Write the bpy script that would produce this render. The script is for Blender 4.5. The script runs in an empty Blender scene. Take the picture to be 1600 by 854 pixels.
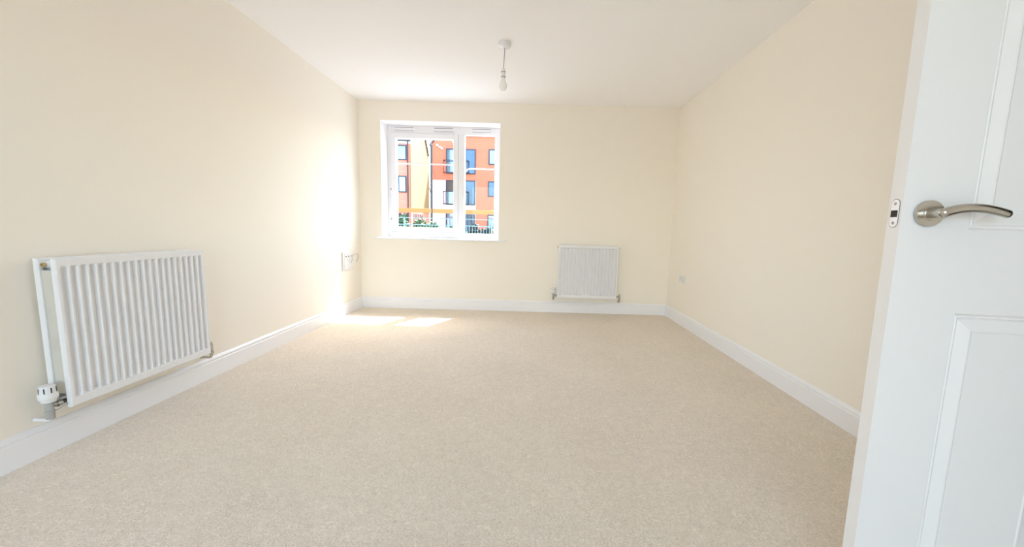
import bpy, bmesh, math, random
from mathutils import Vector, Matrix
R = random.Random(7)
S = bpy.context.scene
C = S.collection

# ------------------------------------------------------------------ camera
W_PX = 1600.0
F_PX, PITCH, YAW, ROLL, CAM_H, CX, CY = 591.16, 0.1197, 0.0008, 0.0274, 0.9872, 26.13, 2.17
cd = bpy.data.cameras.new('camera')
cam = bpy.data.objects.new('camera', cd); C.objects.link(cam)
cd.sensor_fit = 'HORIZONTAL'; cd.sensor_width = 36.0
cd.lens = F_PX / W_PX * 36.0
cd.shift_x = -CX / W_PX; cd.shift_y = CY / W_PX
cd.clip_start = 0.02; cd.clip_end = 400
_f = Vector((math.sin(YAW) * math.cos(PITCH), math.cos(YAW) * math.cos(PITCH), -math.sin(PITCH)))
_r0 = Vector((math.cos(YAW), -math.sin(YAW), 0)); _u0 = _r0.cross(_f)
_r = math.cos(ROLL) * _r0 + math.sin(ROLL) * _u0
_u = -math.sin(ROLL) * _r0 + math.cos(ROLL) * _u0
cam.matrix_world = Matrix(((_r.x, _u.x, -_f.x, 0), (_r.y, _u.y, -_f.y, 0), (_r.z, _u.z, -_f.z, CAM_H), (0, 0, 0, 1)))
S.camera = cam

# ------------------------------------------------------------------ sky, sun, exposure
SKY, SUN, EXPO = 1.6, 32.0, 0.38
wd = bpy.data.worlds.new('sky'); S.world = wd; wd.use_nodes = True
bg = wd.node_tree.nodes['Background']
sky = wd.node_tree.nodes.new('ShaderNodeTexSky'); sky.sky_type = 'NISHITA'; sky.sun_disc = False
sky.sun_elevation = math.radians(60); sky.sun_rotation = math.radians(26.6); sky.dust_density = 2.1
wb = wd.node_tree.nodes.new('ShaderNodeMix'); wb.data_type = 'RGBA'; wb.blend_type = 'MULTIPLY'; wb.inputs[0].default_value = 1.0
wb.inputs[7].default_value = (1.09, 1.0, 0.91, 1)            # white balance of the whole sky
wd.node_tree.links.new(sky.outputs[0], wb.inputs[6]); wd.node_tree.links.new(wb.outputs[2], bg.inputs[0]); bg.inputs[1].default_value = SKY
sl = bpy.data.lights.new('sun', 'SUN'); sl.energy = SUN; sl.angle = 0.0093; sl.color = (0.88, 0.96, 1.18)
sun = bpy.data.objects.new('sun', sl); C.objects.link(sun)
sun.rotation_euler = Vector((-0.26, -0.52, -1.0)).to_track_quat('-Z', 'Y').to_euler()
sun.location = (3, 8, 14)
vs = S.view_settings
vs.view_transform = 'Standard'; vs.look = 'None'; vs.gamma = 1; vs.exposure = EXPO; vs.use_curve_mapping = False
cy = S.cycles
cy.max_bounces = 20; cy.diffuse_bounces = 11; cy.glossy_bounces = 6; cy.transparent_max_bounces = 12
cy.sample_clamp_indirect = 2.0
cy.denoising_prefilter = 'ACCURATE'
cy.caustics_reflective = False; cy.caustics_refractive = False

# ------------------------------------------------------------------ dimensions (metres)
XL, XR, YB, YF, H = -2.002, 1.677, 4.508, -1.7, 2.4
YO = YB + 0.30                                   # outer face of the window wall
WX0, WX1, WZ0, WZ1 = -1.748, -0.365, 0.850, 2.185  # window opening
DH0, DH1, DHT = -0.13, 0.745, 2.03               # doorway in the right wall (y range, height)
RX0, RX1, RZ0, RZ1 = -1.75, 0.20, 0.05, 2.25     # added glazing behind the camera, lets in fill daylight

def portal(loc, w, h, rot):
    l = bpy.data.lights.new('daylight_portal', 'AREA'); l.shape = 'RECTANGLE'; l.size = w; l.size_y = h
    l.cycles.is_portal = True
    o = bpy.data.objects.new('daylight_portal', l); C.objects.link(o); o.location = loc; o.rotation_euler = rot
portal(((WX0 + WX1) / 2, YO + 0.02, (WZ0 + WZ1) / 2), WX1 - WX0, WZ1 - WZ0, (-math.pi / 2, 0, 0))
portal(((RX0 + RX1) / 2, YF - 0.22, (RZ0 + RZ1) / 2), RX1 - RX0, RZ1 - RZ0, (math.pi / 2, 0, 0))

# ------------------------------------------------------------------ materials
def srgb(r, g, b):
    f = lambda c: (c / 255 / 12.92) if c / 255 <= 0.04045 else ((c / 255 + 0.055) / 1.055) ** 2.4
    return (f(r), f(g), f(b), 1)
def mat(name, col, rough=0.6, metal=0.0, spec=0.5, noise=None, bump=None):
    m = bpy.data.materials.new(name); m.use_nodes = True
    nt = m.node_tree; b = nt.nodes['Principled BSDF']
    b.inputs['Base Color'].default_value = col; b.inputs['Roughness'].default_value = rough
    b.inputs['Metallic'].default_value = metal; b.inputs['Specular IOR Level'].default_value = spec
    if noise or bump:
        tc = nt.nodes.new('ShaderNodeTexCoord')
    if noise:
        sc, amt = noise
        n = nt.nodes.new('ShaderNodeTexNoise'); n.inputs['Scale'].default_value = sc; n.inputs['Detail'].default_value = 4
        nt.links.new(tc.outputs['Object'], n.inputs['Vector'])
        rp = nt.nodes.new('ShaderNodeValToRGB')
        rp.color_ramp.elements[0].position = 0.3; rp.color_ramp.elements[1].position = 0.7
        rp.color_ramp.elements[0].color = tuple(c * (1 - amt) for c in col[:3]) + (1,)
        rp.color_ramp.elements[1].color = tuple(min(1, c * (1 + amt)) for c in col[:3]) + (1,)
        nt.links.new(n.outputs['Fac'], rp.inputs['Fac']); nt.links.new(rp.outputs['Color'], b.inputs['Base Color'])
    if bump:
        sc, st = bump
        n = nt.nodes.new('ShaderNodeTexNoise'); n.inputs['Scale'].default_value = sc; n.inputs['Detail'].default_value = 3
        nt.links.new(tc.outputs['Object'], n.inputs['Vector'])
        bp = nt.nodes.new('ShaderNodeBump'); bp.inputs['Strength'].default_value = st; bp.inputs['Distance'].default_value = 0.002
        nt.links.new(n.outputs['Fac'], bp.inputs['Height']); nt.links.new(bp.outputs['Normal'], b.inputs['Normal'])
    return m
def brick_mat(name, c1, c2, mortar, scale):
    m = bpy.data.materials.new(name); m.use_nodes = True
    nt = m.node_tree; b = nt.nodes['Principled BSDF']; b.inputs['Roughness'].default_value = 0.9
    tc = nt.nodes.new('ShaderNodeTexCoord'); mp = nt.nodes.new('ShaderNodeMapping')
    mp.inputs['Rotation'].default_value = (math.pi / 2, 0, 0)
    nt.links.new(tc.outputs['Object'], mp.inputs['Vector'])
    t = nt.nodes.new('ShaderNodeTexBrick')
    t.inputs['Color1'].default_value = c1; t.inputs['Color2'].default_value = c2; t.inputs['Mortar'].default_value = mortar
    t.inputs['Scale'].default_value = scale; t.inputs['Mortar Size'].default_value = 0.012
    t.inputs['Brick Width'].default_value = 0.225; t.inputs['Row Height'].default_value = 0.075
    nt.links.new(mp.outputs['Vector'], t.inputs['Vector']); nt.links.new(t.outputs['Color'], b.inputs['Base Color'])
    return m
def glass_mat(name):
    m = bpy.data.materials.new(name); m.use_nodes = True
    nt = m.node_tree; nt.nodes.clear()
    out = nt.nodes.new('ShaderNodeOutputMaterial'); mx = nt.nodes.new('ShaderNodeMixShader')
    tr = nt.nodes.new('ShaderNodeBsdfTransparent'); tr.inputs[0].default_value = (0.96, 0.98, 0.97, 1)
    gl = nt.nodes.new('ShaderNodeBsdfGlossy'); gl.inputs['Roughness'].default_value = 0.01
    lw = nt.nodes.new('ShaderNodeLayerWeight'); lw.inputs[0].default_value = 0.5     # Schlick-like reflectance, equal on both faces
    pw = nt.nodes.new('ShaderNodeMath'); pw.operation = 'POWER'; pw.inputs[1].default_value = 5
    fr = nt.nodes.new('ShaderNodeMath'); fr.operation = 'MULTIPLY_ADD'; fr.inputs[1].default_value = 0.7; fr.inputs[2].default_value = 0.010
    nt.links.new(lw.outputs['Facing'], pw.inputs[0]); nt.links.new(pw.outputs[0], fr.inputs[0])
    nt.links.new(fr.outputs[0], mx.inputs[0]); nt.links.new(tr.outputs[0], mx.inputs[1]); nt.links.new(gl.outputs[0], mx.inputs[2])
    nt.links.new(mx.outputs[0], out.inputs[0])
    return m
def carpet_mat():
    col = srgb(248, 234, 217)
    m = bpy.data.materials.new('carpet_twist_pile'); m.use_nodes = True
    nt = m.node_tree; b = nt.nodes['Principled BSDF']; b.inputs['Roughness'].default_value = 1.0
    b.inputs['Specular IOR Level'].default_value = 0.1
    b.inputs['Sheen Weight'].default_value = 0.15
    tc = nt.nodes.new('ShaderNodeTexCoord')
    def noise(sc, det, dist=0.0):
        n = nt.nodes.new('ShaderNodeTexNoise'); n.inputs['Scale'].default_value = sc
        n.inputs['Detail'].default_value = det; n.inputs['Distortion'].default_value = dist
        nt.links.new(tc.outputs['Object'], n.inputs['Vector']); return n
    a, c, e = noise(75, 3, 2.6), noise(20, 3, 0.6), noise(2.2, 2)
    def mul(x, y):
        k = nt.nodes.new('ShaderNodeMix'); k.data_type = 'RGBA'; k.blend_type = 'MULTIPLY'; k.inputs[0].default_value = 1
        nt.links.new(x, k.inputs[6]); nt.links.new(y, k.inputs[7]); return k.outputs[2]
    def ramp(n, lo, hi, p0=0.3, p1=0.7):
        r = nt.nodes.new('ShaderNodeValToRGB'); r.color_ramp.elements[0].position = p0; r.color_ramp.elements[1].position = p1
        r.color_ramp.elements[0].color = lo; r.color_ramp.elements[1].color = hi
        nt.links.new(n.outputs['Fac'], r.inputs['Fac']); return r.outputs['Color']
    base = ramp(a, tuple(x * 0.80 for x in col[:3]) + (1,), tuple(min(1, x * 1.10) for x in col[:3]) + (1,), 0.32, 0.66)
    x = mul(base, ramp(c, (0.955, 0.95, 0.945, 1), (1, 1, 1, 1)))
    x = mul(x, ramp(e, (0.95, 0.945, 0.94, 1), (1, 1, 1, 1)))
    nt.links.new(x, b.inputs['Base Color'])
    bp = nt.nodes.new('ShaderNodeBump'); bp.inputs['Strength'].default_value = 0.9; bp.inputs['Distance'].default_value = 0.008
    nt.links.new(a.outputs['Fac'], bp.inputs['Height']); nt.links.new(bp.outputs['Normal'], b.inputs['Normal'])
    return m

M = dict(
    wall=mat('cream_emulsion', srgb(246, 240, 229), 0.75, spec=0.3, bump=(160, 0.05)),
    ceiling=mat('white_ceiling_paint', srgb(250, 249, 249), 0.9, spec=0.2, bump=(140, 0.05)),
    carpet=carpet_mat(),
    gloss=mat('white_gloss_paint', srgb(243, 243, 246), 0.3, bump=(40, 0.02)),
    door=mat('white_door_satin', srgb(238, 236, 234), 0.35, bump=(60, 0.03)),
    upvc=mat('white_upvc', srgb(244, 244, 247), 0.3, noise=(3, 0.01)),
    gasket=mat('grey_gasket', srgb(120, 124, 130), 0.6, noise=(30, 0.05)),
    slot=mat('grey_vent_slot', srgb(150, 150, 152), 0.7, noise=(30, 0.05)),
    glass=glass_mat('clear_window_glass'),
    rad=mat('white_radiator_enamel', srgb(236, 236, 238), 0.5, spec=0.35, noise=(8, 0.01)),
    conv=mat('bare_convector_steel', srgb(205, 202, 192), 0.5, noise=(12, 0.05)),
    chrome=mat('chrome_valve', srgb(190, 188, 182), 0.22, 1.0, noise=(20, 0.05)),
    greyp=mat('grey_plastic_pipe', srgb(170, 170, 168), 0.45, noise=(20, 0.05)),
    brass=mat('brass_bleed_screw', srgb(196, 178, 140), 0.3, 1.0, noise=(30, 0.05)),
    whitep=mat('white_plastic', srgb(232, 232, 233), 0.4, noise=(20, 0.01)),
    dark=mat('dark_slot', srgb(45, 40, 38), 0.7, noise=(40, 0.1)),
    latchhole=mat('dark_brown_latch_recess', srgb(40, 26, 20), 0.6, noise=(60, 0.2)),
    steel=mat('satin_nickel', srgb(196, 190, 180), 0.2, 1.0, noise=(15, 0.03)),
    plate=mat('bright_latch_plate', srgb(253, 253, 253), 0.3, 0.1, noise=(60, 0.02)),
    cord=mat('grey_white_flex', srgb(160, 160, 162), 0.5, noise=(50, 0.05)),
    bulb=mat('frosted_bulb_glass', srgb(245, 245, 243), 0.25, noise=(20, 0.01)),
    brick=brick_mat('orange_brick', srgb(206, 98, 66), srgb(196, 84, 58), srgb(204, 138, 110), 1.0),
    brick2=brick_mat('pale_red_brick', srgb(206, 110, 86), srgb(196, 98, 76), srgb(206, 152, 132), 1.0),
    cream=mat('sandy_render', srgb(130, 104, 64), 0.9, noise=(3, 0.04)),
    render=mat('white_render', srgb(235, 235, 235), 0.9, noise=(2, 0.01)),
    frame=mat('anthracite_window_frame', srgb(40, 46, 60), 0.5, noise=(10, 0.05)),
    pane=mat('sky_reflecting_pane', srgb(112, 142, 186), 0.08, 0.85, noise=(0.8, 0.12)),
    panedark=mat('dim_blue_grey_pane', srgb(62, 82, 104), 0.15, 0.6, noise=(1.2, 0.15)),
    panebrown=mat('dark_curtained_pane', srgb(62, 52, 50), 0.3, noise=(3, 0.3)),
    timber=mat('orange_timber', srgb(168, 108, 52), 0.7, noise=(6, 0.08)),
    black=mat('black_painted_metal', srgb(38, 38, 42), 0.5, noise=(12, 0.1)),
    roof=mat('slate_roof', srgb(90, 92, 100), 0.8, noise=(4, 0.1)),
    rail=mat('grey_green_railing', srgb(104, 124, 120), 0.5, noise=(10, 0.05)),
    leaf=mat('hedge_leaf', srgb(62, 92, 54), 0.6, noise=(9, 0.3)),
    leafdark=mat('dark_teal_leaf', srgb(34, 52, 52), 0.6, noise=(9, 0.3)),
    leafpeach=mat('peach_blossom', srgb(166, 138, 102), 0.7, noise=(9, 0.1)),
    twig=mat('brown_twig', srgb(98, 78, 60), 0.8, noise=(12, 0.2)),
    paving=mat('pale_paving', srgb(120, 117, 112), 0.9, noise=(3, 0.08)),
    hall=mat('hall_unlit_tone', srgb(150, 136, 120), 0.8, bump=(120, 0.05)),  # hall's lack of light put into a darker wall colour
)

# ------------------------------------------------------------------ mesh helpers
def wmat(o):
    m = o.matrix_parent_inverse @ o.matrix_basis if o.parent else o.matrix_basis
    return wmat(o.parent) @ m if o.parent else m
def obj(name, bm, m, parent=None, smooth=False, local=False, recalc=True):
    """link a bmesh as one object; vertices are in world space unless local (then in the parent's space)"""
    if recalc: bmesh.ops.recalc_face_normals(bm, faces=bm.faces)
    me = bpy.data.meshes.new(name); bm.to_mesh(me); bm.free()
    me.materials.append(M[m] if isinstance(m, str) else m)
    if smooth:
        for p in me.polygons: p.use_smooth = True
        try: me.set_sharp_from_angle(angle=math.radians(38))
        except Exception: pass
    o = bpy.data.objects.new(name, me); C.objects.link(o)
    if parent:
        o.parent = parent
        if not local: o.matrix_parent_inverse = wmat(parent).inverted()
    return o
def empty(name, loc, rz=0.0):
    o = bpy.data.objects.new(name, None); C.objects.link(o); o.location = loc; o.rotation_euler = (0, 0, rz)
    o.empty_display_size = 0.1
    return o
def tag(o, label, cat, kind=None, group=None):
    o['label'] = label; o['category'] = cat
    if kind: o['kind'] = kind
    if group: o['group'] = group
    return o
def box(bm, x0, x1, y0, y1, z0, z1, bev=0.0):
    g = bmesh.ops.create_cube(bm, size=1.0, matrix=Matrix.Translation(((x0 + x1) / 2, (y0 + y1) / 2, (z0 + z1) / 2)) @ Matrix.Diagonal((abs(x1 - x0), abs(y1 - y0), abs(z1 - z0), 1)))
    if bev:
        es = list({e for v in g['verts'] for e in v.link_edges})
        bmesh.ops.bevel(bm, geom=es, offset=bev, segments=2, affect='EDGES', profile=0.5)
    return bm
def bx(*a, bev=0.0): return box(bmesh.new(), *a, bev=bev)
def frame_of(d):
    d = Vector(d).normalized(); a = Vector((0, 0, 1)) if abs(d.z) < 0.9 else Vector((1, 0, 0))
    u = d.cross(a).normalized(); return u, d.cross(u).normalized(), d
def tube(bm, pts, r, seg=12, cap=True, ry=None):
    """sweep a circle (or an ellipse r x ry) along pts; r may be a list"""
    pts = [Vector(p) for p in pts]; n = len(pts); rings = []
    u = None
    for i, p in enumerate(pts):
        d = (pts[min(i + 1, n - 1)] - pts[max(i - 1, 0)]).normalized()
        if u is None: u, w, _ = frame_of(d)
        else:
            u = (u - d * u.dot(d)).normalized(); w = d.cross(u).normalized()
        rr = r[i] if isinstance(r, (list, tuple)) else r
        r2 = (ry[i] if isinstance(ry, (list, tuple)) else ry) if ry is not None else rr
        rings.append([bm.verts.new(p + u * math.cos(2 * math.pi * k / seg) * rr + w * math.sin(2 * math.pi * k / seg) * r2) for k in range(seg)])
    for a, b in zip(rings, rings[1:]):
        for k in range(seg): bm.faces.new((a[k], a[(k + 1) % seg], b[(k + 1) % seg], b[k]))
    if cap: bm.faces.new(rings[0][::-1]); bm.faces.new(rings[-1])
    return bm
def lathe(bm, prof, origin, axis=(0, 0, 1), seg=32):
    """prof: list of (radius, distance along axis)"""
    u, w, d = frame_of(axis); o = Vector(origin); rings = []
    for r, t in prof:
        if r < 1e-6: rings.append([bm.verts.new(o + d * t)])
        else: rings.append([bm.verts.new(o + d * t + (u * math.cos(2 * math.pi * k / seg) + w * math.sin(2 * math.pi * k / seg)) * r) for k in range(seg)])
    for a, b in zip(rings, rings[1:]):
        for k in range(seg):
            k2 = (k + 1) % seg
            if len(a) == 1 and len(b) == 1: continue
            if len(a) == 1: bm.faces.new((a[0], b[k2], b[k]))
            elif len(b) == 1: bm.faces.new((a[k], a[k2], b[0]))
            else: bm.faces.new((a[k], a[k2], b[k2], b[k]))
    if len(rings[0]) > 1: bm.faces.new(rings[0][::-1])
    if len(rings[-1]) > 1: bm.faces.new(rings[-1])
    return bm
def prism(bm, poly, vec):
    """poly: 3D points, extruded by vec"""
    a = [bm.verts.new(p) for p in poly]; b = [bm.verts.new(Vector(p) + Vector(vec)) for p in poly]
    bm.faces.new(a[::-1]); bm.faces.new(b)
    for i in range(len(a)): bm.faces.new((a[i], a[(i + 1) % len(a)], b[(i + 1) % len(a)], b[i]))
    return bm

# ------------------------------------------------------------------ room shell
T = 0.12
tag(obj('floor', bx(XL - T, XR + T, YF - 0.2, YO - 0.05, -0.15, 0.0), 'carpet'), 'beige twist pile fitted carpet across the whole room', 'floor', 'structure')
tag(obj('ceiling', bx(XL - T, XR + T, YF - 0.2, YO, H, H + 0.15), 'ceiling'), 'plain white painted ceiling', 'ceiling', 'structure')
tag(obj('wall_left', bx(XL - T, XL, YF - 0.2, YO, 0, H), 'wall'), 'cream painted left wall behind the nearer radiator', 'wall', 'structure')
b = bmesh.new()
box(b, XR, XR + T, YF - 0.2, DH0, 0, H); box(b, XR, XR + T, DH1, YO, 0, H); box(b, XR, XR + T, DH0, DH1, DHT, H)
tag(obj('wall_right', b, 'wall'), 'cream painted right wall with a small double socket', 'wall', 'structure')
b = bmesh.new()
box(b, XL, WX0, YB, YO, 0, H); box(b, WX1, XR, YB, YO, 0, H); box(b, WX0, WX1, YB, YO, 0, WZ0 - 0.02); box(b, WX0, WX1, YB, YO, WZ1, H)
tag(obj('wall_back', b, 'wall'), 'cream painted end wall around the white window', 'wall', 'structure')
b = bmesh.new()
box(b, XL, RX0, YF - 0.2, YF, 0, H); box(b, RX1, XR, YF - 0.2, YF, 0, H); box(b, RX0, RX1, YF - 0.2, YF, 0, RZ0); box(b, RX0, RX1, YF - 0.2, YF, RZ1, H)
tag(obj('wall_front', b, 'wall'), 'cream painted wall behind the camera', 'wall', 'structure')
# hall beyond the doorway
b = bmesh.new()
box(b, XR + T, 2.9, DH0 - 0.5, DH0 - 0.4, 0, H); box(b, XR + T, 2.9, DH1 + 0.6, DH1 + 0.7, 0, H); box(b, 2.8, 2.9, DH0 - 0.4, DH1 + 0.6, 0, H)
box(b, XR + T, 2.9, DH0 - 0.5, DH1 + 0.7, H, H + 0.1)
tag(obj('wall_hall', b, 'hall'), 'walls of the hall outside the open door, coloured dark as if unlit', 'wall', 'structure')
tag(obj('floor_hall', bx(XR + T, 2.9, DH0 - 0.5, DH1 + 0.7, -0.15, 0), 'carpet'), 'carpet of the hall outside the open door', 'floor', 'structure')
# white lining of the window reveal
b = bmesh.new(); yr = YB + 0.213
box(b, WX0 - 0.001, WX0 + 0.004, YB + 0.001, yr, WZ0, WZ1); box(b, WX1 - 0.004, WX1 + 0.001, YB + 0.001, yr, WZ0, WZ1)
box(b, WX0, WX1, YB + 0.001, yr, WZ1 - 0.004, WZ1 + 0.001)
tag(obj('trim_1', b, 'ceiling'), 'white painted lining of the window recess', 'trim', 'structure')

# skirting boards: profile (depth from the wall, height)
SK = [(0, 0), (0.018, 0), (0.018, 0.098), (0.0165, 0.101), (0.0135, 0.103), (0.0135, 0.106), (0.0155, 0.109), (0.0155, 0.114), (0.013, 0.120), (0.009, 0.126), (0.006, 0.130), (0, 0.130)]
def skirting(name, p0, p1, inward, label, m0=0.0, m1=0.0):
    p0, p1, n = Vector(p0), Vector(p1), Vector(inward); d = (p1 - p0).normalized(); bm = bmesh.new(); A, B = [], []
    for x, z in SK:
        A.append(bm.verts.new(p0 + n * x + d * x * m0 + Vector((0, 0, z)))); B.append(bm.verts.new(p1 + n * x - d * x * m1 + Vector((0, 0, z))))
    bm.faces.new(A[::-1]); bm.faces.new(B)
    for i in range(len(A)): bm.faces.new((A[i], A[(i + 1) % len(A)], B[(i + 1) % len(A)], B[i]))
    return tag(obj(name, bm, 'gloss'), label, 'skirting board', 'structure')
skirting('baseboard_left', (XL, YF, 0), (XL, YB, 0), (1, 0, 0), 'white skirting board under the left wall', 0, 1)
skirting('baseboard_back', (XL, YB, 0), (XR, YB, 0), (0, -1, 0), 'white skirting board under the window wall', 1, 1)
skirting('baseboard_right', (XR, DH1 + 0.06, 0), (XR, YB, 0), (-1, 0, 0), 'white skirting board under the right wall', 0, 1)
b = bmesh.new()
box(b, XR - 0.016, XR - 0.0005, DH1 - 0.005, DH1 + 0.058, 0, DHT + 0.06); box(b, XR - 0.016, XR - 0.0005, DH0 - 0.058, DH0 + 0.005, 0, DHT + 0.06)
box(b, XR - 0.016, XR - 0.0005, DH0, DH1, DHT - 0.005, DHT + 0.06)
tag(obj('trim_2', b, 'gloss'), 'white architrave around the doorway behind the open door', 'trim', 'structure')

# ------------------------------------------------------------------ window
win = tag(empty('window_1', ((WX0 + WX1) / 2, YB + 0.25, WZ0)), 'white plastic two-light window with trickle vents in the end wall', 'window', 'structure')
FY0, FY1 = YB + 0.215, YB + 0.285            # frame depth
GY = YB + 0.25
def bars(name, x0, x1, z0, z1, t, y0, y1, m, parent, bev=0.003, tb=None):
    bm = bmesh.new(); tb = t if tb is None else tb
    box(bm, x0, x0 + t, y0, y1, z0, z1, bev); box(bm, x1 - t, x1, y0, y1, z0, z1, bev)
    box(bm, x0 + t, x1 - t, y0, y1, z1 - tb, z1, bev); box(bm, x0 + t, x1 - t, y0, y1, z0, z0 + tb, bev)
    return obj(name, bm, m, parent)
bm = bmesh.new(); MX0, MX1 = -0.893, -0.812
box(bm, WX0, WX0 + 0.044, FY0, FY1, WZ0, WZ1, 0.004); box(bm, WX1 - 0.082, WX1, FY0, FY1, WZ0, WZ1, 0.004)
box(bm, WX0 + 0.044, WX1 - 0.082, FY0, FY1, 2.094, WZ1, 0.004); box(bm, WX0 + 0.044, WX1 - 0.082, FY0, FY1, WZ0, 0.915, 0.004)
box(bm, MX0, MX1, FY0, FY1, 0.915, 2.094, 0.004)
fr = obj('window_frame', bm, 'upvc', win)
for x in (-1.538, -1.065, -0.607):           # trickle vents on the head
    v = obj('trickle_vent', bx(x - 0.125, x + 0.125, FY0 - 0.014, FY0 + 0.001, 2.118, 2.160, bev=0.003), 'upvc', win)
    obj('slot', bx(x - 0.112, x + 0.112, FY0 - 0.0155, FY0 - 0.012, 2.1545, 2.1605), 'slot', v)
    obj('slot', bx(x - 0.112, x + 0.112, FY0 - 0.0155, FY0 - 0.012, 2.124, 2.1275), 'slot', v)
sash = bars('sash', -1.702, MX0 + 0.004, 0.917, 2.092, 0.058, FY0 - 0.016, FY1 - 0.01, 'upvc', win, 0.005)
bars('gasket', -1.7035, MX0 + 0.0055, 0.9155, 2.0935, 0.004, FY0 - 0.004, FY0 + 0.004, 'gasket', sash, 0.0)
bars('gasket', -1.646, MX0 - 0.052, 0.973, 2.036, 0.004, GY - 0.012, GY - 0.006, 'gasket', sash, 0.0)
obj('pane', bx(-1.65, MX0 - 0.05, GY - 0.003, GY + 0.003, 0.972, 2.037), 'glass', sash)
bars('gasket', MX1 - 0.002, WX1 - 0.080, 0.9135, 2.0955, 0.004, GY - 0.012, GY - 0.006, 'gasket', fr, 0.0)
obj('pane', bx(MX1 - 0.003, WX1 - 0.079, GY - 0.003, GY + 0.003, 0.912, 2.097), 'glass', fr)
obj('white_bar', bx(-1.645, MX0 - 0.055, GY - 0.010, GY + 0.010, 1.738, 1.752), 'upvc', win)  # thin white bar across the left pane
pts = [(MX1 + 0.002, GY, 1.655), (-0.800, GY, 1.676), (-0.782, GY, 1.692), (-0.755, GY, 1.701), (-0.72, GY, 1.703), (WX1 - 0.083, GY, 1.702)]
obj('white_bar', tube(bmesh.new(), pts, 0.0075, 8), 'upvc', win, True)  # thin white tube across the right pane, curved at its left end
h = obj('window_handle', bx(-1.295, -1.245, FY0 - 0.026, FY0 - 0.0155, 0.930, 0.950, bev=0.003), 'upvc', win)
obj('grip', bx(-1.285, -1.175, FY0 - 0.045, FY0 - 0.030, 0.933, 0.948, bev=0.004), 'upvc', h)
obj('lock_button', lathe(bmesh.new(), [(0.006, 0), (0.006, 0.006), (0.004, 0.008)], (-1.270, FY0 - 0.026, 0.940), (0, -1, 0), 16), 'slot', h, True)
for z in (1.06, 1.42):
    obj('hinge_cap', bx(-1.716, -1.7055, FY0 - 0.008, FY0 + 0.001, z, z + 0.02, bev=0.001), 'slot', win)
bm = bmesh.new()
box(bm, WX0, WX1, YB - 0.0, FY0 + 0.01, WZ0 - 0.022, WZ0, 0.0)
box(bm, WX0 - 0.085, WX1 + 0.085, YB - 0.045, YB - 0.0005, WZ0 - 0.022, WZ0, 0.006)
tag(obj('trim_3', bm, 'gloss'), 'white window board projecting below the window', 'window sill', 'structure')

# invented glazing behind the camera, put in to brighten the near room
rw = tag(empty('added_window', ((RX0 + RX1) / 2, YF - 0.1, RZ0)), 'added white framed glazing behind the camera for fill daylight', 'window', 'structure')
bm = bmesh.new(); n = 2; w = (RX1 - RX0) / n
for i in range(n + 1): box(bm, RX0 + i * w - 0.03, RX0 + i * w + 0.03, YF - 0.13, YF - 0.07, RZ0, RZ1)
box(bm, RX0, RX1, YF - 0.13, YF - 0.07, RZ0, RZ0 + 0.07); box(bm, RX0, RX1, YF - 0.13, YF - 0.07, RZ1 - 0.07, RZ1)
obj('window_frame', bm, 'upvc', rw)
for i in range(n): obj('pane', bx(RX0 + i * w + 0.028, RX0 + (i + 1) * w - 0.028, YF - 0.103, YF - 0.097, RZ0 + 0.068, RZ1 - 0.068), 'glass', rw)

# ------------------------------------------------------------------ open door
DA, DX, DY, DW, DT, DHH, DZ = 0.12, 0.8026, 0.83, 0.838, 0.035, 2.01, 0.012
door = tag(empty('door_1', (DX, DY, 0)), 'white moulded four-panel door standing open with a lever handle', 'door', 'structure')
door.rotation_euler = (0, 0, -DA)
# local space: x along the leaf to the hinges, -y towards the camera side, face at y = 0, back at y = DT
LX = [0, 0.133, 0.374, 0.464, 0.705, DW]
LZ = [DZ, 0.230, 0.830, 1.012, 1.870, DZ + DHH]
bm = bmesh.new()
for yy in (0.0, DT):
    vv = [[bm.verts.new((x, yy, z)) for z in LZ] for x in LX]
    for i in range(5):
        for j in range(5):
            if i in (1, 3) and j in (1, 3): continue
            bm.faces.new((vv[i][j], vv[i + 1][j], vv[i + 1][j + 1], vv[i][j + 1]))
    if yy == 0: v0 = vv
    else: v1 = vv
for i in range(5):
    bm.faces.new((v0[i][0], v0[i + 1][0], v1[i + 1][0], v1[i][0])); bm.faces.new((v0[i][5], v0[i + 1][5], v1[i + 1][5], v1[i][5]))
    bm.faces.new((v0[0][i], v0[0][i + 1], v1[0][i + 1], v1[0][i])); bm.faces.new((v0[5][i], v0[5][i + 1], v1[5][i + 1], v1[5][i]))
es = [e for e in bm.edges if all(abs(v.co.x) < 1e-6 and v.co.y in (0.0, ) for v in e.verts) or all(abs(v.co.x) < 1e-6 and abs(v.co.y - DT) < 1e-6 for v in e.verts)]
bmesh.ops.bevel(bm, geom=es, offset=0.0018, segments=2, affect='EDGES')
obj('door_leaf', bm, 'door', door, local=True)
PROF = [(0, 0), (0.004, 0.0055), (0.007, 0.0062), (0.009, 0.0045), (0.012, 0.0075), (0.015, 0.0085), (0.036, 0.0020), (0.039, 0.0016), (0.042, 0.0030)]
def panel(x0, x1, z0, z1):
    bm = bmesh.new()
    for sgn, base in ((1, 0.0), (-1, DT)):
        prev = None
        for o, d in PROF:
            y = base + sgn * d
            ring = [bm.verts.new(p) for p in ((x0 + o, y, z0 + o), (x1 - o, y, z0 + o), (x1 - o, y, z1 - o), (x0 + o, y, z1 - o))]
            if prev:
                for k in range(4):
                    q = (prev[k], prev[(k + 1) % 4], ring[(k + 1) % 4], ring[k])
                    bm.faces.new(q if sgn > 0 else q[::-1])
            prev = ring
        bm.faces.new(prev if sgn > 0 else prev[::-1])
    return obj('panel', bm, 'door', door, local=True, recalc=False)
for i in (1, 3):
    for j in (1, 3): panel(LX[i], LX[i + 1], LZ[j], LZ[j + 1])
RXc, RZc = 0.050, 1.044
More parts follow.
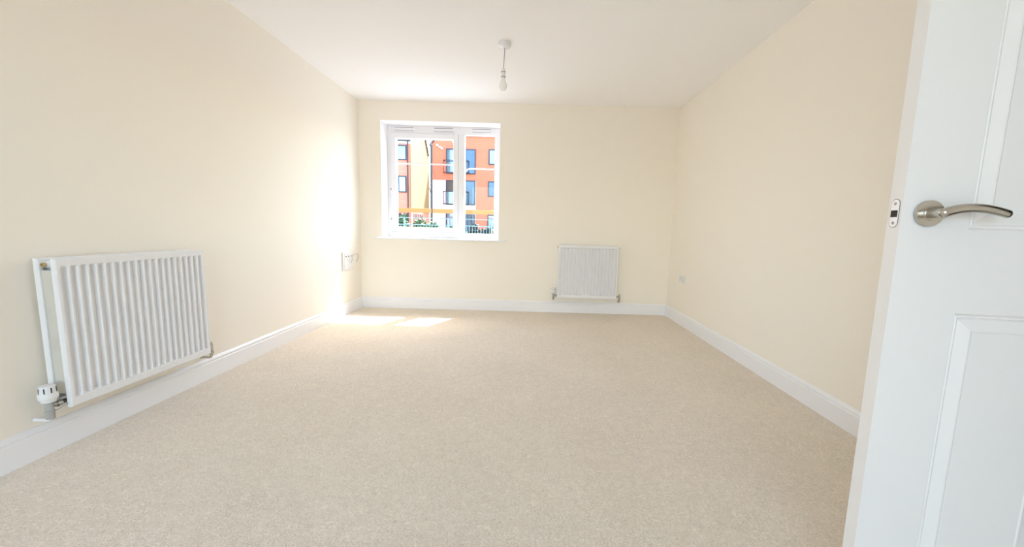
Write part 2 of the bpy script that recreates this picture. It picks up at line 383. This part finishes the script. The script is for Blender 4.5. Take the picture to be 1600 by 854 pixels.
def lever(side):
    s = -1 if side else 1; y0 = 0.0 if side else DT
    hd = empty('lever_handle', (0, 0, 0)); hd.parent = door
    hd['label'] = 'satin nickel curved lever handle on a round rose'
    Y = lambda d: y0 + s * d
    obj('rose', lathe(bmesh.new(), [(0.0265, 0.0), (0.0275, 0.0015), (0.0275, 0.007), (0.0262, 0.009), (0.0150, 0.0092), (0.0142, 0.0105), (0.0, 0.0105)], (RXc, y0, RZc), (0, s, 0), 48), 'steel', hd, True, True)
    obj('neck', lathe(bmesh.new(), [(0.0115, 0.008), (0.0102, 0.013), (0.0095, 0.030), (0.0095, 0.036)], (RXc, y0, RZc), (0, s, 0), 32), 'steel', hd, True, True)
    pts, ra, rb = [], [], []
    N = 44
    for i in range(N + 1):
        t = 0.5 - 0.5 * math.cos(math.pi * i / N)
        x = RXc - 0.006 + 0.122 * t
        z = RZc - 0.004 + 0.0150 * math.sin(math.pi * min(1, t * 0.92) ** 0.85) - 0.0015 * t
        dd = 0.036 + 0.007 * math.sin(math.pi * t * 0.5)
        pts.append((x, Y(dd), z))
        e = min(1.0, math.sqrt(max(0.0, 1 - (max(0, 0.07 - t) / 0.07) ** 2)) + 0.02, math.sqrt(max(0.0, 1 - (max(0, t - 0.94) / 0.06) ** 2)) + 0.02)
        ra.append((0.0100 - 0.0016 * t) * e); rb.append((0.0085 - 0.003 * t) * e)
    u, w_, d_ = frame_of(Vector(pts[1]) - Vector(pts[0]))
    vert = abs(u.z) > abs(w_.z)
    bm = tube(bmesh.new(), pts, ra if vert else rb, 20, True, rb if vert else ra)
    obj('lever', bm, 'steel', hd, True, True)
lever(True); lever(False)
bm = bmesh.new(); poly = []
for k in range(25):
    a = math.pi * k / 24; poly.append((-0.0012, DT / 2 + 0.0105 * math.cos(a), RZc + 0.0195 + 0.0105 * math.sin(a)))
for k in range(25):
    a = math.pi + math.pi * k / 24; poly.append((-0.0012, DT / 2 + 0.0105 * math.cos(a), RZc - 0.0195 + 0.0105 * math.sin(a)))
prism(bm, poly, (0.0024, 0, 0))
lp = obj('latch_plate', bm, 'plate', door, local=True)
bm = bmesh.new(); poly = []
for k in range(25):
    a = math.pi * k / 24; poly.append((-0.0006, DT / 2 + 0.0118 * math.cos(a), RZc + 0.0195 + 0.0118 * math.sin(a)))
for k in range(25):
    a = math.pi + math.pi * k / 24; poly.append((-0.0006, DT / 2 + 0.0118 * math.cos(a), RZc - 0.0195 + 0.0118 * math.sin(a)))
prism(bm, poly, (0.0012, 0, 0))
obj('plate_rim', bm, 'gasket', lp, local=True)
obj('latch_hole', bx(-0.0018, 0.0005, DT / 2 - 0.0085, DT / 2 + 0.0085, RZc - 0.008, RZc + 0.0065), 'latchhole', lp, local=True)
for dz in (0.021, -0.021):
    sc_ = obj('screw', lathe(bmesh.new(), [(0.0034, 0), (0.0034, 0.001), (0.0024, 0.0018), (0.0, 0.0018)], (-0.0008, DT / 2, RZc + dz), (-1, 0, 0), 16), 'greyp', lp, True, True)
for z in (0.25, 1.75):
    obj('hinge', tube(bmesh.new(), [(DW + 0.006, 0.002, z), (DW + 0.006, 0.002, z + 0.1)], 0.006, 12), 'steel', door, True, True)

# ------------------------------------------------------------------ radiators
RW, RZb, RZt = 0.70, 0.195, 0.818
def ribbed(y_face, sgn, n, rw, sw, dep):
    """pressed steel panel; y_face = plane of the ridges, sgn = -1 when they face the room"""
    bm = bmesh.new(); x0, x1 = -RW / 2, RW / 2; e = 0.012; p = (RW - 2 * e) / n
    cols = [(x0, 0.004), (x0 + 0.004, 0.0), (x0 + e - 0.003, 0.0)]
    for i in range(n):
        a = x0 + e + i * p
        cols += [(a + rw, 0), (a + rw + sw, 1), (a + p - rw - sw, 1), (a + p - rw, 0)]
    cols += [(x1 - e + 0.003, 0.0), (x1 - 0.004, 0.0), (x1, 0.004)]
    rows = [(RZb, 0.003, 0), (RZb + 0.004, 0, 0), (RZb + 0.034, 0, 0), (RZb + 0.044, 0, 1), (RZt - 0.040, 0, 1), (RZt - 0.030, 0, 0), (RZt - 0.004, 0, 0), (RZt, 0.003, 0)]
    V = []
    for x, d in cols:
        col = []
        for z, ed, on in rows:
            dd = (dep if on else 0) if d == 1 else max(d, 0)
            col.append(bm.verts.new((x, y_face - sgn * max(dd, ed), z)))
        V.append(col)
    for i in range(len(V) - 1):
        for j in range(len(rows) - 1): bm.faces.new((V[i][j], V[i + 1][j], V[i + 1][j + 1], V[i][j + 1]))
    yb = y_face - sgn * (dep + 0.002)
    Bk = {}
    def bk(i, j): 
        if (i, j) not in Bk: Bk[i, j] = bm.verts.new((V[i][j].co.x, yb, V[i][j].co.z))
        return Bk[i, j]
    L, K = len(V) - 1, len(rows) - 1
    for i in range(L):
        bm.faces.new((V[i][0], V[i + 1][0], bk(i + 1, 0), bk(i, 0))); bm.faces.new((V[i][K], V[i + 1][K], bk(i + 1, K), bk(i, K)))
    for j in range(K):
        bm.faces.new((V[0][j], V[0][j + 1], bk(0, j + 1), bk(0, j))); bm.faces.new((V[L][j], V[L][j + 1], bk(L, j + 1), bk(L, j)))
    bm.faces.new([bk(i, 0) for i in range(L + 1)] + [bk(L, j) for j in range(1, K + 1)] + [bk(i, K) for i in range(L - 1, -1, -1)] + [bk(0, j) for j in range(K - 1, 0, -1)])
    return bm
def radiator(loc, rz, label, *press):
    t = tag(empty('radiator', loc, rz), label, 'radiator', group='white panel radiators')
    P = lambda nm, bm, m, par=t, sm=False: obj(nm, bm, m, par, sm, True)
    x0, x1 = -RW / 2, RW / 2
    P('front_panel', ribbed(-0.104, -1, *press), 'rad'); P('back_panel', ribbed(-0.034, -1, *press), 'rad')
    # corrugated convector sheet welded between the panels
    bm = bmesh.new(); n = 34; q = (RW - 0.07) / n; ya, yb_ = -0.053, -0.077; prev = None
    for i in range(n + 1):
        x = x0 + 0.035 + i * q
        pr = [(x, ya if i % 2 else yb_), (x + q * 0.6, ya if i % 2 else yb_)]
        for xx, yy in pr:
            cur = (bm.verts.new((xx, yy, RZb + 0.045)), bm.verts.new((xx, yy, RZt - 0.045)))
            if prev: bm.faces.new((prev[0], cur[0], cur[1], prev[1]))
            prev = cur
    P('convector', bm, 'conv')
    P('end_sheet', bx(x0 + 0.010, x0 + 0.012, -0.078, -0.0345, RZb + 0.055, RZt - 0.048), 'conv')
    P('end_sheet', bx(x1 - 0.012, x1 - 0.010, -0.078, -0.0345, RZb + 0.055, RZt - 0.048), 'conv')
    # collector tubes at the four corners
    for x in (x0 + 0.03, x1 - 0.03):
        for z in (RZb + 0.024, RZt - 0.024):
            P('collector', lathe(bmesh.new(), [(0.0135, 0), (0.0135, 0.050)], (x, -0.042, z), (0, -1, 0), 20), 'rad', sm=True)
    for x, s in ((x0 + 0.03, -1), (x1 - 0.03, 1)):
        a = P('plug', lathe(bmesh.new(), [(0.0125, 0.0), (0.0125, 0.026), (0.0105, 0.028), (0.0105, 0.034)], (x, -0.068, RZt - 0.024), (s, 0, 0), 20), 'rad', sm=True)
        obj('bleed_screw', lathe(bmesh.new(), [(0.0098, 0.033), (0.0098, 0.0405), (0.0085, 0.042), (0.004, 0.042), (0.0035, 0.039), (0, 0.039)], (x, -0.068, RZt - 0.024), (s, 0, 0), 20), 'brass', a, True, True)
    # top grille
    g = P('top_grille', bx(x0 + 0.016, x1 - 0.016, -0.0895, -0.0485, RZt - 0.0165, RZt - 0.0135), 'rad')
    for i in range(22):
        x = x0 + 0.035 + i * (RW - 0.07) / 21
        obj('grille_slat', bx(x - 0.004, x + 0.004, -0.0895, -0.0485, RZt - 0.0137, RZt - 0.0117), 'rad', g, local=True)
    for x in (x0 + 0.13, x1 - 0.13):
        P('wall_bracket', bx(x - 0.015, x + 0.015, -0.036, -0.0005, RZb + 0.03, RZt - 0.05), 'rad')
    # thermostatic valve at the left end
    vx, vy, vz = x0 - 0.045, -0.068, RZb + 0.024
    body = P('valve_body', lathe(bmesh.new(), [(0.0125, -0.052), (0.0135, -0.050), (0.0135, -0.024), (0.0150, -0.023), (0.0150, -0.018), (0.0125, -0.016), (0.0125, 0.022)], (vx, vy, vz), (0, 0, 1), 24), 'greyp', sm=True)
    obj('drain_loop', tube(bmesh.new(), [(vx + 0.008, vy - 0.010, vz - 0.022), (vx + 0.040, vy - 0.020, vz - 0.008), (vx + 0.066, vy - 0.022, vz + 0.008), (vx + 0.074, vy - 0.012, vz + 0.012)], 0.0022, 8), 'greyp', body, True, True)
    obj('tail', lathe(bmesh.new(), [(0.0095, 0.010), (0.0095, 0.022), (0.0140, 0.023), (0.0140, 0.036), (0.0105, 0.038), (0.0105, 0.075)], (vx, vy, vz), (1, 0, 0), 20), 'chrome', body, True, True)
    obj('supply_pipe', tube(bmesh.new(), [(vx, vy, vz - 0.040), (vx, vy, vz - 0.046), (vx, vy + 0.004, vz - 0.054), (vx, vy + 0.014, vz - 0.058), (vx, -0.001, vz - 0.058)], 0.0075, 14), 'rad', body, True, True)
    hd = P('thermostatic_head', lathe(bmesh.new(), [(0.014, 0.020), (0.0205, 0.021), (0.0215, 0.026), (0.0215, 0.031), (0.0265, 0.034), (0.0285, 0.039), (0.0285, 0.052), (0.0265, 0.057), (0.0245, 0.059), (0.0240, 0.082), (0.0225, 0.088), (0.018, 0.0905), (0, 0.091)], (vx, vy, vz), (0, 0, 1), 36), 'whitep', sm=True)
    for k in range(8):
        a = 2 * math.pi * k / 8 + 0.55; ca, sa = math.cos(a), math.sin(a)
        bm = bx(-0.0018, 0.0018, -0.0012, 0.0012, 0.061, 0.082)
        bmesh.ops.transform(bm, verts=bm.verts, matrix=Matrix.Translation((vx + ca * 0.0238, vy + sa * 0.0238, vz)) @ Matrix.Rotation(a + math.pi / 2, 4, 'Z'))
        obj('grip_slot', bm, 'dark', hd, local=True)
    # lockshield valve at the right end
    lx = x1 + 0.042
    body = P('lockshield_valve', lathe(bmesh.new(), [(0.0105, -0.045), (0.0125, -0.043), (0.0125, -0.026), (0.0100, -0.024), (0.0100, 0.014), (0.0075, 0.016), (0.0075, 0.030), (0.0, 0.030)], (lx, vy, vz), (0, 0, 1), 20), 'chrome', sm=True)
    obj('tail', lathe(bmesh.new(), [(0.0085, 0.008), (0.0085, 0.020), (0.0130, 0.021), (0.0130, 0.032), (0.0100, 0.034), (0.0100, 0.072)], (lx, vy, vz), (-1, 0, 0), 20), 'chrome', body, True, True)
    obj('return_pipe', tube(bmesh.new(), [(lx, vy, vz - 0.040), (lx, vy, vz - 0.050), (lx, vy + 0.006, vz - 0.064), (lx, vy + 0.016, vz - 0.067), (lx, -0.001, vz - 0.067)], 0.0075, 14), 'chrome', body, True, True)
    return t
radiator((XL, 1.855, 0), math.pi / 2, 'white double-panel radiator with thermostatic valve on the left wall', 20, 0.0028, 0.0042, 0.0160)
radiator((0.695, YB, 0), 0, 'white panel radiator under the end wall right of the window', 17, 0.0068, 0.0018, 0.0220)

# ------------------------------------------------------------------ sockets
so = tag(empty('wall_socket', (XR, 4.085, 0.498)), 'small white double power socket low on the right wall', 'socket')
obj('face_plate', bx(XR - 0.010, XR - 0.0005, 4.012, 4.158, 0.455, 0.541, bev=0.003), 'whitep', so)
for c in (4.052, 4.118):
    obj('switch_rocker', bx(XR - 0.014, XR - 0.0095, c - 0.008, c + 0.008, 0.520, 0.534, bev=0.001), 'whitep', so)
    for dy, z0, z1 in ((0, 0.500, 0.511), (-0.012, 0.482, 0.487), (0.012, 0.482, 0.487)):
        obj('pin_slot', bx(XR - 0.0104, XR - 0.0095, c + dy - 0.004, c + dy + 0.004, z0, z1), 'dark', so)
mp = tag(empty('media_plate', (XL, 4.15, 0.59)), 'large white media outlet plate with a loose cable on the left wall near the corner', 'socket')
obj('back_box', bx(XL + 0.0005, XL + 0.016, 4.035, 4.268, 0.492, 0.690, bev=0.004), 'whitep', mp)
for i, c in enumerate((4.09, 4.15, 4.21)):
    md = obj('module', bx(XL + 0.0155, XL + 0.020, c - 0.026, c + 0.026, 0.600, 0.676, bev=0.001), 'whitep', mp)
    obj('port', lathe(bmesh.new(), [(0.007, 0), (0.007, 0.006), (0.003, 0.006)], (XL + 0.0195, c, 0.640), (1, 0, 0), 14), 'gasket', md, True)
for c in (4.10, 4.20):
    obj('module', bx(XL + 0.0155, XL + 0.020, c - 0.042, c + 0.042, 0.508, 0.585, bev=0.001), 'whitep', mp)
pts = []
for i in range(25):
    t = i / 24
    pts.append((XL + 0.026 + 0.045 * math.sin(math.pi * t), 4.205 + 0.115 * t, 0.640 + 0.03 * math.sin(math.pi * t * 1.3) - 0.05 * t * t))
obj('loose_cable', tube(bmesh.new(), pts, 0.0028, 8), 'cord', mp, True)
pts = [(XL + 0.024, 4.20, 0.645), (XL + 0.042, 4.197, 0.635), (XL + 0.042, 4.192, 0.605), (XL + 0.030, 4.19, 0.575), (XL + 0.022, 4.19, 0.560)]
obj('loose_cable', tube(bmesh.new(), pts, 0.0026, 8), 'cord', mp, True)

# ------------------------------------------------------------------ pendant light
px, py = -0.229, 3.09
pl = tag(empty('pendant_light', (px, py, H)), 'bare white bulb on a flex hanging from a ceiling rose', 'pendant light')
obj('ceiling_rose', lathe(bmesh.new(), [(0.049, 0.0005), (0.0500, 0.002), (0.0500, 0.010), (0.0485, 0.011), (0.0490, 0.012), (0.0480, 0.026), (0.044, 0.030), (0.012, 0.034), (0.008, 0.040), (0.0, 0.040)], (px, py, H), (0, 0, -1), 48), 'whitep', pl, True)
obj('flex', tube(bmesh.new(), [(px, py, H - 0.040), (px - 0.001, py, H - 0.09), (px - 0.005, py, H - 0.15), (px - 0.007, py, 2.208)], 0.0034, 10), 'cord', pl, True)
hx = px - 0.007
hol = obj('lamp_holder', lathe(bmesh.new(), [(0.006, 0.214), (0.013, 0.211), (0.0165, 0.204), (0.0170, 0.190), (0.0178, 0.1895), (0.0178, 0.1860), (0.0165, 0.1855), (0.0165, 0.160), (0.0175, 0.159), (0.0175, 0.152), (0.0145, 0.151), (0.0145, 0.146)], (hx, py, 2.0), (0, 0, 1), 32), 'whitep', pl, True)
for z in (0.187, 0.152):
    obj('collar_ring', lathe(bmesh.new(), [(0.0165, z - 0.003), (0.0185, z - 0.0025), (0.0185, z + 0.001), (0.0165, z + 0.0015)], (hx, py, 2.0), (0, 0, 1), 32), 'slot', hol, True)
obj('bulb', lathe(bmesh.new(), [(0.0125, 0.150), (0.0135, 0.138), (0.0165, 0.124), (0.0225, 0.110), (0.0275, 0.098), (0.0298, 0.086), (0.0290, 0.074), (0.0245, 0.063), (0.0165, 0.0555), (0.008, 0.0525), (0, 0.052)], (hx, py, 2.0), (0, 0, 1), 36), 'bulb', pl, True)

# ------------------------------------------------------------------ outdoors
GZ = -0.3
tag(obj('ground', bx(-60, 60, YO + 0.02, 90, GZ - 0.3, GZ), 'paving'), 'pale paved ground outside the window', 'ground', 'structure')
tag(obj('ground_patio', bx(-60, 60, -40, YF - 0.22, GZ - 0.3, GZ), 'paving'), 'pale paved ground behind the room', 'ground', 'structure')

def bwindow(par, x0, x1, z0, z1, y, pane='pane', mull=(), t=0.09, name='window', trans=()):
    bm = bmesh.new()
    box(bm, x0, x0 + t, y - 0.06, y + 0.02, z0, z1); box(bm, x1 - t, x1, y - 0.06, y + 0.02, z0, z1)
    box(bm, x0 + t, x1 - t, y - 0.06, y + 0.02, z0, z0 + t); box(bm, x0 + t, x1 - t, y - 0.06, y + 0.02, z1 - t, z1)
    for mx in mull: box(bm, mx - t / 2, mx + t / 2, y - 0.06, y + 0.02, z0 + t, z1 - t)
    for tz in trans: box(bm, x0 + t, x1 - t, y - 0.055, y + 0.02, tz - t / 2, tz + t / 2)
    f = obj(name, bm, 'frame', par)
    obj('pane', bx(x0 + t * 0.9, x1 - t * 0.9, y - 0.025, y - 0.005, z0 + t * 0.9, z1 - t * 0.9), pane, f)
def juliet(par, x0, x1, z0, z1, y):
    bm = bmesh.new(); t = 0.05; yy = y - 0.32
    box(bm, x0, x1, yy - t, yy, z1 - 0.06, z1); box(bm, x0, x1, yy - t, yy, z0, z0 + 0.06)
    for x in (x0, x1 - t): box(bm, x, x + t, yy - t, yy, z0, z1); box(bm, x, x + t, yy, y + 0.01, z1 - 0.06, z1); box(bm, x, x + t, yy, y + 0.01, z0, z0 + 0.06)
    f = obj('balcony_rail', bm, 'black', par)
    n = int((x1 - x0) / 0.14)
    for i in range(1, n):
        x = x0 + (x1 - x0) * i / n
        obj('baluster', bx(x - 0.009, x + 0.009, yy - 0.03, yy - 0.01, z0 + 0.05, z1 - 0.05), 'rail', f)

B2Y = 32.0
b2 = tag(empty('apartment_building', (-2.0, B2Y + 4, GZ)), 'orange brick apartment block with dark framed windows and white rendered panel', 'building')
poly = [(-8.24, B2Y, GZ), (3.2, B2Y, GZ), (3.2, B2Y, 8.5), (-7.75, B2Y, 8.30), (-8.24, B2Y, 7.55)]
obj('brick_wall', prism(bmesh.new(), poly, (0, 9, 0)), 'brick', b2)
obj('roof_edge', prism(bmesh.new(), [(-8.34, B2Y - 0.12, 7.50), (-7.80, B2Y - 0.12, 8.32), (3.3, B2Y - 0.12, 8.52), (3.3, B2Y - 0.12, 8.66), (-7.86, B2Y - 0.12, 8.45), (-8.44, B2Y - 0.12, 7.56)], (0, 9.2, 0)), 'roof', b2)
obj('rendered_panel', bx(-8.20, -4.56, B2Y - 0.04, B2Y + 0.02, GZ + 0.02, 4.83), 'render', b2)
bwindow(b2, -7.03, -4.58, 5.36, 7.37, B2Y, 'pane', mull=(-6.2, -5.42), trans=())
obj('door_panel', bx(-5.40, -4.66, B2Y - 0.05, B2Y - 0.012, 5.44, 7.29), 'panedark', b2)
bwindow(b2, -7.03, -4.58, 2.84, 4.85, B2Y - 0.04, 'panebrown', mull=(-6.2, -5.42))
obj('door_panel', bx(-5.40, -4.66, B2Y - 0.09, B2Y - 0.052, 2.92, 4.77), 'panedark', b2)
obj('glass_screen', bx(-6.95, -6.25, B2Y - 0.30, B2Y - 0.28, 2.92, 3.86), 'pane', b2)
juliet(b2, -7.19, -5.15, 5.40, 6.42, B2Y); juliet(b2, -7.19, -5.15, 2.86, 3.93, B2Y - 0.04)
bwindow(b2, -3.53, -2.50, 6.17, 7.40, B2Y, 'pane'); bwindow(b2, -3.55, -2.50, 3.58, 4.84, B2Y, 'panedark')
bwindow(b2, -7.03, -6.1, 0.4, 2.2, B2Y - 0.04, 'pane'); bwindow(b2, -5.50, -4.58, GZ + 0.3, 2.1, B2Y - 0.04, 'panedark', mull=(-5.2, -4.9), t=0.06)
bwindow(b2, -3.56, -2.50, 0.6, 2.1, B2Y, 'pane')
for x in (-1.2, 0.6, 2.0):
    for z in (0.7, 3.5, 6.1): bwindow(b2, x - 0.5, x + 0.5, z, z + 1.3, B2Y, 'pane')
obj('drainpipe', tube(bmesh.new(), [(-8.24, B2Y - 0.12, GZ), (-8.24, B2Y - 0.12, 7.5)], 0.055, 10), 'black', b2, True)
for x, z in ((-7.72, 7.60), (-7.50, 7.45), (-7.36, 7.36), (-6.42, 7.85)):
    obj('wall_light', bx(x - 0.08, x + 0.08, B2Y - 0.2, B2Y + 0.01, z - 0.06, z + 0.06, bev=0.02), 'whitep', b2)

B1Y, B1X = 25.7, -7.973
b1 = tag(empty('gabled_house', (-10, B1Y + 2.5, GZ)), 'pale red brick house with a sandy rendered gable side', 'building')
obj('brick_wall', bx(-15, B1X - 0.06, B1Y, B1Y + 4.4, GZ, 6.5), 'brick2', b1)
obj('rendered_gable', prism(bmesh.new(), [(B1X, B1Y, 1.95), (B1X, 30.35, 1.95), (B1X, 30.35, 6.0), (B1X, 28.2, 8.6), (B1X, B1Y, 8.6)], (-0.07, 0, 0)), 'cream', b1)
obj('brick_plinth', bx(B1X - 0.07, B1X, B1Y, 30.35, GZ, 1.95), 'brick2', b1)
obj('upper_storey', prism(bmesh.new(), [(-9.2, B1Y + 0.05, 6.5), (-9.2, 30.3, 6.0), (-9.2, 28.2, 8.55), (-9.2, B1Y + 0.05, 8.55)], (9.2 + B1X - 0.07, 0, 0)), 'cream', b1)
obj('verge', tube(bmesh.new(), [(B1X + 0.03, 29.10, 7.52), (B1X + 0.03, 30.05, 6.36)], 0.055, 8), 'black', b1, True)
obj('gutter', bx(-12, B1X + 0.02, B1Y - 0.14, B1Y, 6.50, 6.58), 'black', b1)
obj('fascia', bx(-12, B1X + 0.0, B1Y - 0.03, B1Y, 6.36, 6.50), 'render', b1)
obj('drainpipe', tube(bmesh.new(), [(-8.165, B1Y - 0.06, GZ), (-8.165, B1Y - 0.06, 6.5)], 0.045, 10), 'black', b1, True)
bwindow(b1, -9.55, -8.25, 5.30, 6.26, B1Y, 'pane', t=0.07); bwindow(b1, -8.84, -8.27, 3.20, 4.28, B1Y, 'pane', t=0.08)
bwindow(b1, -8.9, -8.24, 0.6, 1.82, B1Y, 'panebrown', t=0.05)
obj('louvred_opening', bx(B1X - 0.01, B1X + 0.03, 26.2, 28.5, 0.6, 1.85), 'panebrown', b1)
for k in range(5):
    y = 26.3 + k * 0.5
    obj('louvre_post', bx(B1X, B1X + 0.06, y - 0.05, y + 0.05, 0.6, 1.85), 'brick2', b1)

bmx = tag(empty('timber_beam', (-4.4, 24.4, GZ)), 'long orange timber beam on posts in front of the buildings', 'beam')
obj('beam', bx(-9.4, -0.9, 24.33, 24.47, 1.85, 2.12, bev=0.01), 'timber', bmx)
for x in (-8.95, -4.40, -1.96): obj('post', bx(x - 0.07, x + 0.07, 24.35, 24.45, GZ, 1.86), 'timber', bmx)
lpst = tag(empty('drainpipe_post', (-5.02, 19.6, GZ)), 'slim tall black post standing in for a drainpipe of the brick block', 'post')  # free-standing substitute for the brick block's drainpipe
obj('post', tube(bmesh.new(), [(-5.02, 19.6, GZ), (-5.02, 19.6, 2.6), (-5.02, 19.6, 5.05)], [0.038, 0.036, 0.034], 12), 'black', lpst, True)
obj('base', lathe(bmesh.new(), [(0.12, 0), (0.12, 0.05), (0.075, 0.08), (0.06, 0.5), (0.05, 0.52)], (-5.02, 19.6, GZ), (0, 0, 1), 16), 'black', lpst, True)
obj('cap', lathe(bmesh.new(), [(0.036, 0), (0.044, 0.01), (0.044, 0.03), (0.02, 0.05), (0, 0.052)], (-5.02, 19.6, 5.05), (0, 0, 1), 16), 'black', lpst, True)
obj('bracket_arm', tube(bmesh.new(), [(-5.02, 19.6, 2.48), (-5.10, 19.6, 2.70), (-5.14, 19.6, 2.95)], 0.02, 8), 'black', lpst, True)

fe = tag(empty('metal_railing', (-3, 14, GZ)), 'low grey green metal railing outside with upright bars', 'fence')
for z in (1.29, 1.05, GZ + 0.12): obj('rail', bx(-6.2, 0.2, 13.98, 14.02, z - 0.016, z + 0.016), 'rail', fe)
for x in (-6.2, -4.6, -3.0, -1.4, 0.2): obj('post', bx(x - 0.025, x + 0.025, 13.97, 14.03, GZ, 1.31), 'rail', fe)
for i in range(60):
    x = -6.1 + i * 0.105
    obj('bar', bx(x - 0.008, x + 0.008, 13.992, 14.008, GZ + 0.12, 1.05), 'rail', fe)

def shrub(x, y, w, h, m, label, n=900):
    t = tag(empty('shrub', (x, y, GZ)), label, 'shrub', group='shrubs behind the railing')
    bm = bmesh.new()
    for _ in range(n):
        while True:
            p = Vector((R.uniform(-1, 1), R.uniform(-1, 1), R.uniform(-1, 1)))
            if 0.3 < p.length < 1: break
        c = Vector((x + p.x * w / 2, y + p.y * w / 2.4, GZ + h * 0.56 + p.z * h * 0.46 + R.uniform(-0.05, 0.05)))
        s = R.uniform(0.05, 0.10)
        u = Vector((R.uniform(-1, 1), R.uniform(-1, 1), R.uniform(-1, 1))).normalized(); a, b_, d = frame_of(u)
        v = [bm.verts.new(c + k) for k in (a * s, b_ * s * 0.5 + d * s * 0.15, -a * s, -b_ * s * 0.5 + d * s * 0.15)]
        bm.faces.new(v)
    obj('foliage', bm, m, t, recalc=False)
    bm = bmesh.new()
    for k in range(4):
        tube(bm, [(x + 0.03 * (k - 1.5), y, GZ), (x + w * 0.12 * (k - 1.5), y + 0.05, GZ + h * 0.5), (x + w * 0.2 * (k - 1.5), y, GZ + h * 0.85)], [0.02, 0.014, 0.006], 6)
    obj('stem', bm, 'twig', t)
shrub(-4.95, 14.8, 0.62, 1.72, 'leaf', 'tall green shrub at the left edge of the window view')
shrub(-4.55, 15.9, 0.80, 1.62, 'leaf', 'rounded green shrub behind the railing, second from the left')
shrub(-3.75, 14.8, 0.66, 1.46, 'leaf', 'low green shrub just left of the slim black post')
shrub(-3.05, 15.9, 0.80, 1.40, 'leaf', 'low green shrub left of the window mullion')
shrub(-2.15, 14.8, 0.56, 1.42, 'leafdark', 'dark teal shrub behind the railing right of the mullion')
shrub(-1.80, 15.9, 0.62, 1.36, 'leafdark', 'dark teal shrub in the right pane beside the peach shrub')
shrub(-1.36, 14.8, 0.34, 1.26, 'leafpeach', 'small peach flowering shrub at the right edge of the window view')
